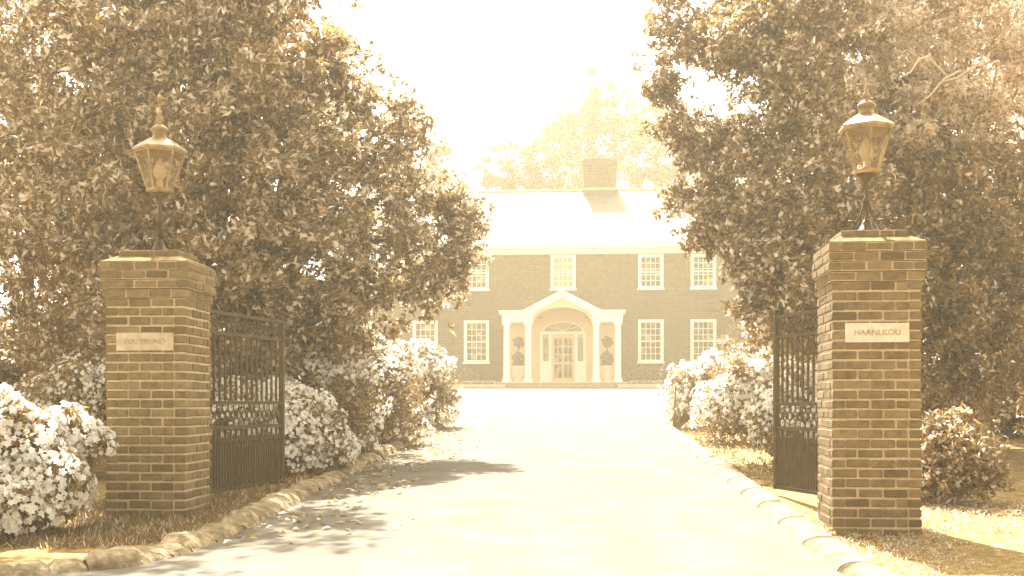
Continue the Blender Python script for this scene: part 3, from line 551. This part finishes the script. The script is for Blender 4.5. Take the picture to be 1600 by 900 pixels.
hol = lob([(1330, 60, 15.2, 1.03), (1430, 80, 14.9, 1.03), (1520, 60, 15.2, 1.16), (1380, 170, 14.6, 0.85), (1300, 180, 15.0, 0.64), (1480, 180, 14.8, 0.78), (1560, 180, 15.4, 0.90), (1290, 300, 15.4, 0.57), (1350, 280, 15.2, 0.64), (1320, 360, 15.6, 0.51), (1250, 340, 15.6, 0.44), (1400, -40, 15.4, 1.28), (1560, -60, 15.4, 1.41), (1630, 60, 15.4, 1.15), (1200, -20, 15.8, 0.64), (1250, 60, 15.6, 0.57)])
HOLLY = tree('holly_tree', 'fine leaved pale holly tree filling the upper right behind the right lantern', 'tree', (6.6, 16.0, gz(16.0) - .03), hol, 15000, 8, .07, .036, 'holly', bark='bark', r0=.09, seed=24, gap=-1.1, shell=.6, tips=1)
g2 = lob([(1450, 300, 14.8, 0.65), (1540, 290, 15.0, 0.70), (1480, 400, 15.0, 0.70), (1570, 420, 15.0, 0.82), (1460, 500, 15.2, 0.58), (1550, 540, 15.2, 0.70), (1430, 330, 15, 1.0), (1500, 300, 15, 1.0), (1380, 430, 15, .9), (1480, 440, 15, 1.1), (1560, 380, 15.5, 1.2), (1400, 540, 15.5, .9), (1500, 560, 15, .9), (1600, 520, 15.5, 1.2), (1680, 350, 16, 1.4), (1420, 220, 15, .9), (1340, 450, 15, .7), (1310, 540, 16, .7)])
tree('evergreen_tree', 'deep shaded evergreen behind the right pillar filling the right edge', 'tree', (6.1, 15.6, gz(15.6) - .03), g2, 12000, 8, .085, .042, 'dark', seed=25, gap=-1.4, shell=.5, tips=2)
g3 = lob([(1640, 100, 19, 1.8), (1560, 200, 19, 1.5), (1700, 380, 19, 2.0), (1480, 350, 20, 1.5), (1380, 420, 20, 1.4)])
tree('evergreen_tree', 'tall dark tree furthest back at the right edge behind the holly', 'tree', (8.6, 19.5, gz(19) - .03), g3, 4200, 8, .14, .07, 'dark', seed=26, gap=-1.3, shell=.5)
for k, (a, c) in enumerate([((1500, 110, 13.9), (1430, 165, 13.6)), ((1560, 95, 14.2), (1465, 130, 13.7)), ((1450, 88, 13.4), (1410, 120, 13.2))]):
    b = MB(); p, q = at(*a), at(*c); base = Vector((6.6, 16.0, gz(16) - .03)); b.tube([p - base, p.lerp(q, .35) + Vector((0, 0, .05)) - base, p.lerp(q, .7) + Vector((0, 0, -.02)) - base, q - base], [.016, .013, .01, .006], 6); b.tube([p - base, p.lerp(base + Vector((0, 0, 4.5)), .5) - base, Vector((0, 0, 4.2))], [.014, .016, .02], 6)
    b.build('branch', M['palebark'], HOLLY, True)
# dark hedge shrubs under the trees
hs = [(-3.9, 16.6, 1.3, 1.1), (-5.6, 16.0, 1.4, 1.2), (-2.9, 19.8, 1.1, 1.3), (-7.3, 15.2, 1.2, 1.0), (-4.6, 21, 1.5, 2.0), (-7.6, 21.5, 1.7, 2.2), (5.6, 18.2, 1.2, 1.4), (7.6, 17.6, 1.3, 1.4), (4.9, 21.5, 1.2, 1.7), (9.6, 18.4, 1.5, 1.8)]
hl = ['dark shrub seen through the bars of the left gate', 'dark shrub directly behind the left brick pillar', 'shaded shrub behind the big white azalea left of the drive', 'low dark shrub behind the front left azalea', 'tall shaded shrub under the magnolia, behind the left gate', 'tall dark shrub at the far left under the evergreen', 'dark shrub behind the right brick pillar', 'dark shrub to the right of the right pillar', 'tall shaded shrub behind the right azaleas', 'dark shrub at the right edge under the evergreen']
for i, ((x, y, r, h), lab) in enumerate(zip(hs, hl)):
    t = thing('shade_shrub', lab, 'shrub', (x, y, gz(y) - .03), 0, 'dark shrubs under the trees')
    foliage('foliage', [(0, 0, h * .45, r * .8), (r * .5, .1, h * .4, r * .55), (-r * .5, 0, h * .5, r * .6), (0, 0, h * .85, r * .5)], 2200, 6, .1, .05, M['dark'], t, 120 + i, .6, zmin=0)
    b = MB(); [b.tube([(0, 0, -.1), (q * .3, .1, h * .6)], [.05, .02], 5) for q in (-1, 0, 1)]; b.build('woody_base', M['bark'], t)
# pale trees far behind the house
fl_ = [((800, 268, 72, 2.0), (770, 285, 72, 1.2), (840, 235, 73, 1.9), (820, 300, 72, 2.4), (880, 290, 73, 2.6)), ((945, 150, 78, 1.7), (905, 185, 78, 2.1), (960, 205, 78, 2.4), (890, 240, 77, 2.2), (940, 280, 77, 2.8), (860, 215, 78, 1.2)), ((1010, 205, 75, 2.0), (1060, 215, 75, 2.4), (1010, 265, 74, 2.4), (1070, 280, 74, 2.6), (1110, 240, 75, 2.2)), ((690, 285, 68, 1.2), (712, 300, 68, .9), (675, 300, 68, 1.2), (650, 300, 69, 1.6), (682, 262, 68, .6), (690, 240, 68, .5), (672, 235, 68.5, .45)), ((1180, 250, 80, 3.4), (1250, 260, 82, 3.8), (1200, 330, 80, 4)), ((560, 330, 76, 4.5), (480, 330, 78, 5), (600, 300, 76, 3))]
flab = ['pale tree behind the left half of the white roof', 'tallest pale tree rising behind the brick chimney', 'pale tree behind the roof right of the chimney', 'small pale tree at the left end of the roof ridge', 'pale tree beyond the house seen through the right oak', 'pale tree beyond the house hidden mostly by the magnolia']
for i, (l_, lab) in enumerate(zip(fl_, flab)):
    L_ = lob(l_); cx = sum(q[0] for q in L_) / len(L_); cyy = sum(q[1] for q in L_) / len(L_)
    tree('background_tree', lab, 'tree', (cx, cyy, 1.49), L_, [6000, 7500, 7000, 2000, 4500, 4500][i], 6, .2, .12, 'far', bark='palebark', r0=.3, seed=140 + i, gap=-.1, shell=.8, group='pale trees behind the house', tips=1)
# ------------------------------------------------------------------ azaleas
def azalea(x, y, lobes, nl, nf, label, seed, fr=.026, L=.055, gapf=-.35):
    gg = random.Random(seed); lobes = list(lobes); base_ = [q for q in lobes if q[3] > .25]
    for k in range(14):
        q = gg.choice(base_); a = gg.uniform(0, 6.28); e = gg.uniform(.3, 1.3); lobes.append((q[0] + q[3] * math.cos(a) * math.cos(e) * 1.0, q[1] + q[3] * math.sin(a) * math.cos(e), q[2] + q[3] * math.sin(e) * 1.02, q[3] * gg.uniform(.2, .36)))
    t = thing('azalea_bush', label, 'azalea', (x, y, gz(y) - .03), 0, 'white azaleas along the drive')
    b = MB(); [b.tube([(0, 0, -.05), (q[0] * .5, q[1] * .5, q[2] * .5), q[:3]], [.03, .02, .008], 5) for q in lobes]; b.build('woody_base', M['bark'], t)
    foliage('foliage', lobes, nl, 6, L, L * .42, M['azalea'], t, seed, .6, gap=-1.6, zmin=.03); blossoms('blossoms', lobes, int(nf * 1.9), fr, M['petal'], t, seed, .12, zmin=.06, gap=gapf)
azalea(-3.16, 7.7, [(-.1, 0, .55, .3), (.08, -.1, .32, .26), (-.35, .05, .4, .36), (.1, .15, .68, .16), (.28, .2, .6, .13), (-.2, -.3, .2, .28), (-.05, -.3, .2, .24)], 3000, 3800, 'white flowering azalea in the left foreground beside the left pillar', 201)
azalea(-3.85, 7.9, [(0, 0, .5, .4), (-.3, 0, .35, .4), (.2, -.1, .3, .35), (.1, .1, .65, .3)], 2600, 3400, 'white azalea cut by the left edge of the photo', 202)
azalea(-4.35, 11.6, [(0, 0, .7, .42), (.45, 0, .62, .38), (-.4, 0, .55, .4)], 1600, 1300, 'azalea showing a small band of blooms left behind the left pillar', 203)
azalea(-2.28, 11.5, [(.1, 0, .48, .45), (-.45, 0, .5, .45), (.38, -.05, .3, .33), (.15, -.25, .25, .33), (-.1, .1, .6, .3)], 2800, 4200, 'nearest rounded white azalea right beside the left gate leaf', 204)
azalea(-2.05, 15.4, [(-.6, 0, .65, .6), (.1, -.1, .5, .6), (.45, .1, .75, .5), (-.2, .3, 1.05, .5), (-1.2, 0, .9, .65), (-.7, .2, 1.15, .45), (.55, -.2, .3, .4)], 4200, 2600, 'large azalea with sparser blooms in the middle of the left row', 205, .034)
azalea(-2.45, 13.5, [(0, 0, .8, .55), (.5, 0, .6, .45), (-.6, .1, .85, .55), (.2, .1, 1.05, .4), (.45, -.1, .3, .4)], 3400, 3600, 'tall white azalea between the nearest rounded one and the sparser one left', 210, .03)
azalea(-1.78, 19.2, [(0, 0, .7, .65), (.45, 0, .8, .45), (.3, 0, .35, .55), (-.6, .1, .8, .6)], 3200, 3600, 'furthest left azalea, bright white against the house wall', 206, .038)
azalea(3.45, 16.2, [(0, 0, .55, .6), (-.45, 0, .45, .45), (.4, -.1, .75, .5), (.8, 0, .6, .5), (-.1, .3, .8, .4)], 3400, 4200, 'far white azalea at the right edge of the drive near the house', 207, .034)
azalea(3.15, 12.4, [(0, 0, .5, .5), (.4, 0, .7, .45), (-.2, -.1, .35, .4), (.7, .2, .5, .5), (.1, .1, .75, .3)], 3000, 4200, 'near white azalea seen through the bars of the right gate', 208)
azalea(2.75, 19.6, [(.3, 0, .5, .5), (.7, 0, .6, .6)], 1400, 900, 'small azalea furthest along the right side of the drive', 209, .038)
t = thing('leafy_shrub', 'leafy shrub without flowers standing right of the right pillar', 'shrub', (3.62, 9.5, gz(9.5) - .03))
foliage('foliage', [(0, 0, .4, .3), (.2, 0, .3, .28), (-.15, 0, .25, .28), (.05, .1, .58, .18)], 1300, 6, .06, .028, M['oak'], t, 230, .7, zmin=.02); b = MB(); [b.tube([(0, 0, -.05), (.15 * q, .05, .5)], [.02, .008], 5) for q in (-1, 0, 1)]; b.build('woody_base', M['bark'], t)
# ------------------------------------------------------------------ grass and ground cover
g = np.random.default_rng(9)
def verge(n, xr, yr, keep): 
    X = g.uniform(*xr, n); Y = g.uniform(*yr, n); k = keep(X, Y); return [(x, y, gz(y) - .03) for x, y in zip(X[k], Y[k])]
scatter_cover('grass', verge(5200, (-4.2, -1.7), (6.4, 9.2), lambda x, y: (x < EL(y) - .25) & ((y > 7.3) | (x < -2.1 - (7.3 - y) * 1.5)) & (y > 6.9 - (x + 2.2) * .12)), .075, .008, 5, M['grass'], 31, .7)
scatter_cover('grass', verge(5200, (2.0, 4.6), (5.9, 9.5), lambda x, y: x > ER(y) + .24), .028, .006, 5, M['straw'], 32, 1.4)
scatter_cover('ground_cover', verge(2600, (-3.4, -1.0), (9, 20), lambda x, y: (x < EL(y) - .22) & (x > EL(y) - 1.3)), .12, .022, 7, M['azalea'], 33, 1.0)
scatter_cover('ground_cover', verge(900, (2.0, 4.6), (10.3, 20), lambda x, y: (x > ER(y) + .3) & (x < ER(y) + 1.5)), .08, .02, 6, M['azalea'], 34, 1.2)
# fallen petals and leaves on the drive edge
X = EL(10) + np.abs(g.normal(size=420)) * .45 + .02; Y = g.uniform(7, 19, 420); X = X + .0556 * (Y - 10)
P = np.stack([X, Y, np.array([gz(y) for y in Y]) + .03], 1); v, t_ = leaves(P, unit(np.concatenate([g.normal(size=(420, 2)), np.zeros((420, 1))], 1)), np.tile([0, 0, 1.0], (420, 1)) + g.normal(size=(420, 3)) * .3, .05 + .05 * g.random(420), .03 + .02 * g.random(420))
o = fastmesh('fallen_leaves', v, t_, M['azalea']); o['kind'] = 'stuff'
# ------------------------------------------------------------------ haze volume, added to lift the dark tones to sepia
HAZE = True
if HAZE:
    b = MB(); b.box(-70, 70, -25, 100, -4, 24); hz = b.build('haze', [], kind='stuff')
    m = bpy.data.materials.new('haze'); m.use_nodes = True; n = m.node_tree.nodes; l = m.node_tree.links; n.remove(n['Principled BSDF'])
    v = n.new('ShaderNodeVolumePrincipled'); v.inputs['Color'].default_value = (.97, .87, .63, 1); v.inputs['Density'].default_value = .0024; v.inputs['Anisotropy'].default_value = .3
    l.new(v.outputs[0], n['Material Output'].inputs['Volume']); hz.data.materials.append(m)
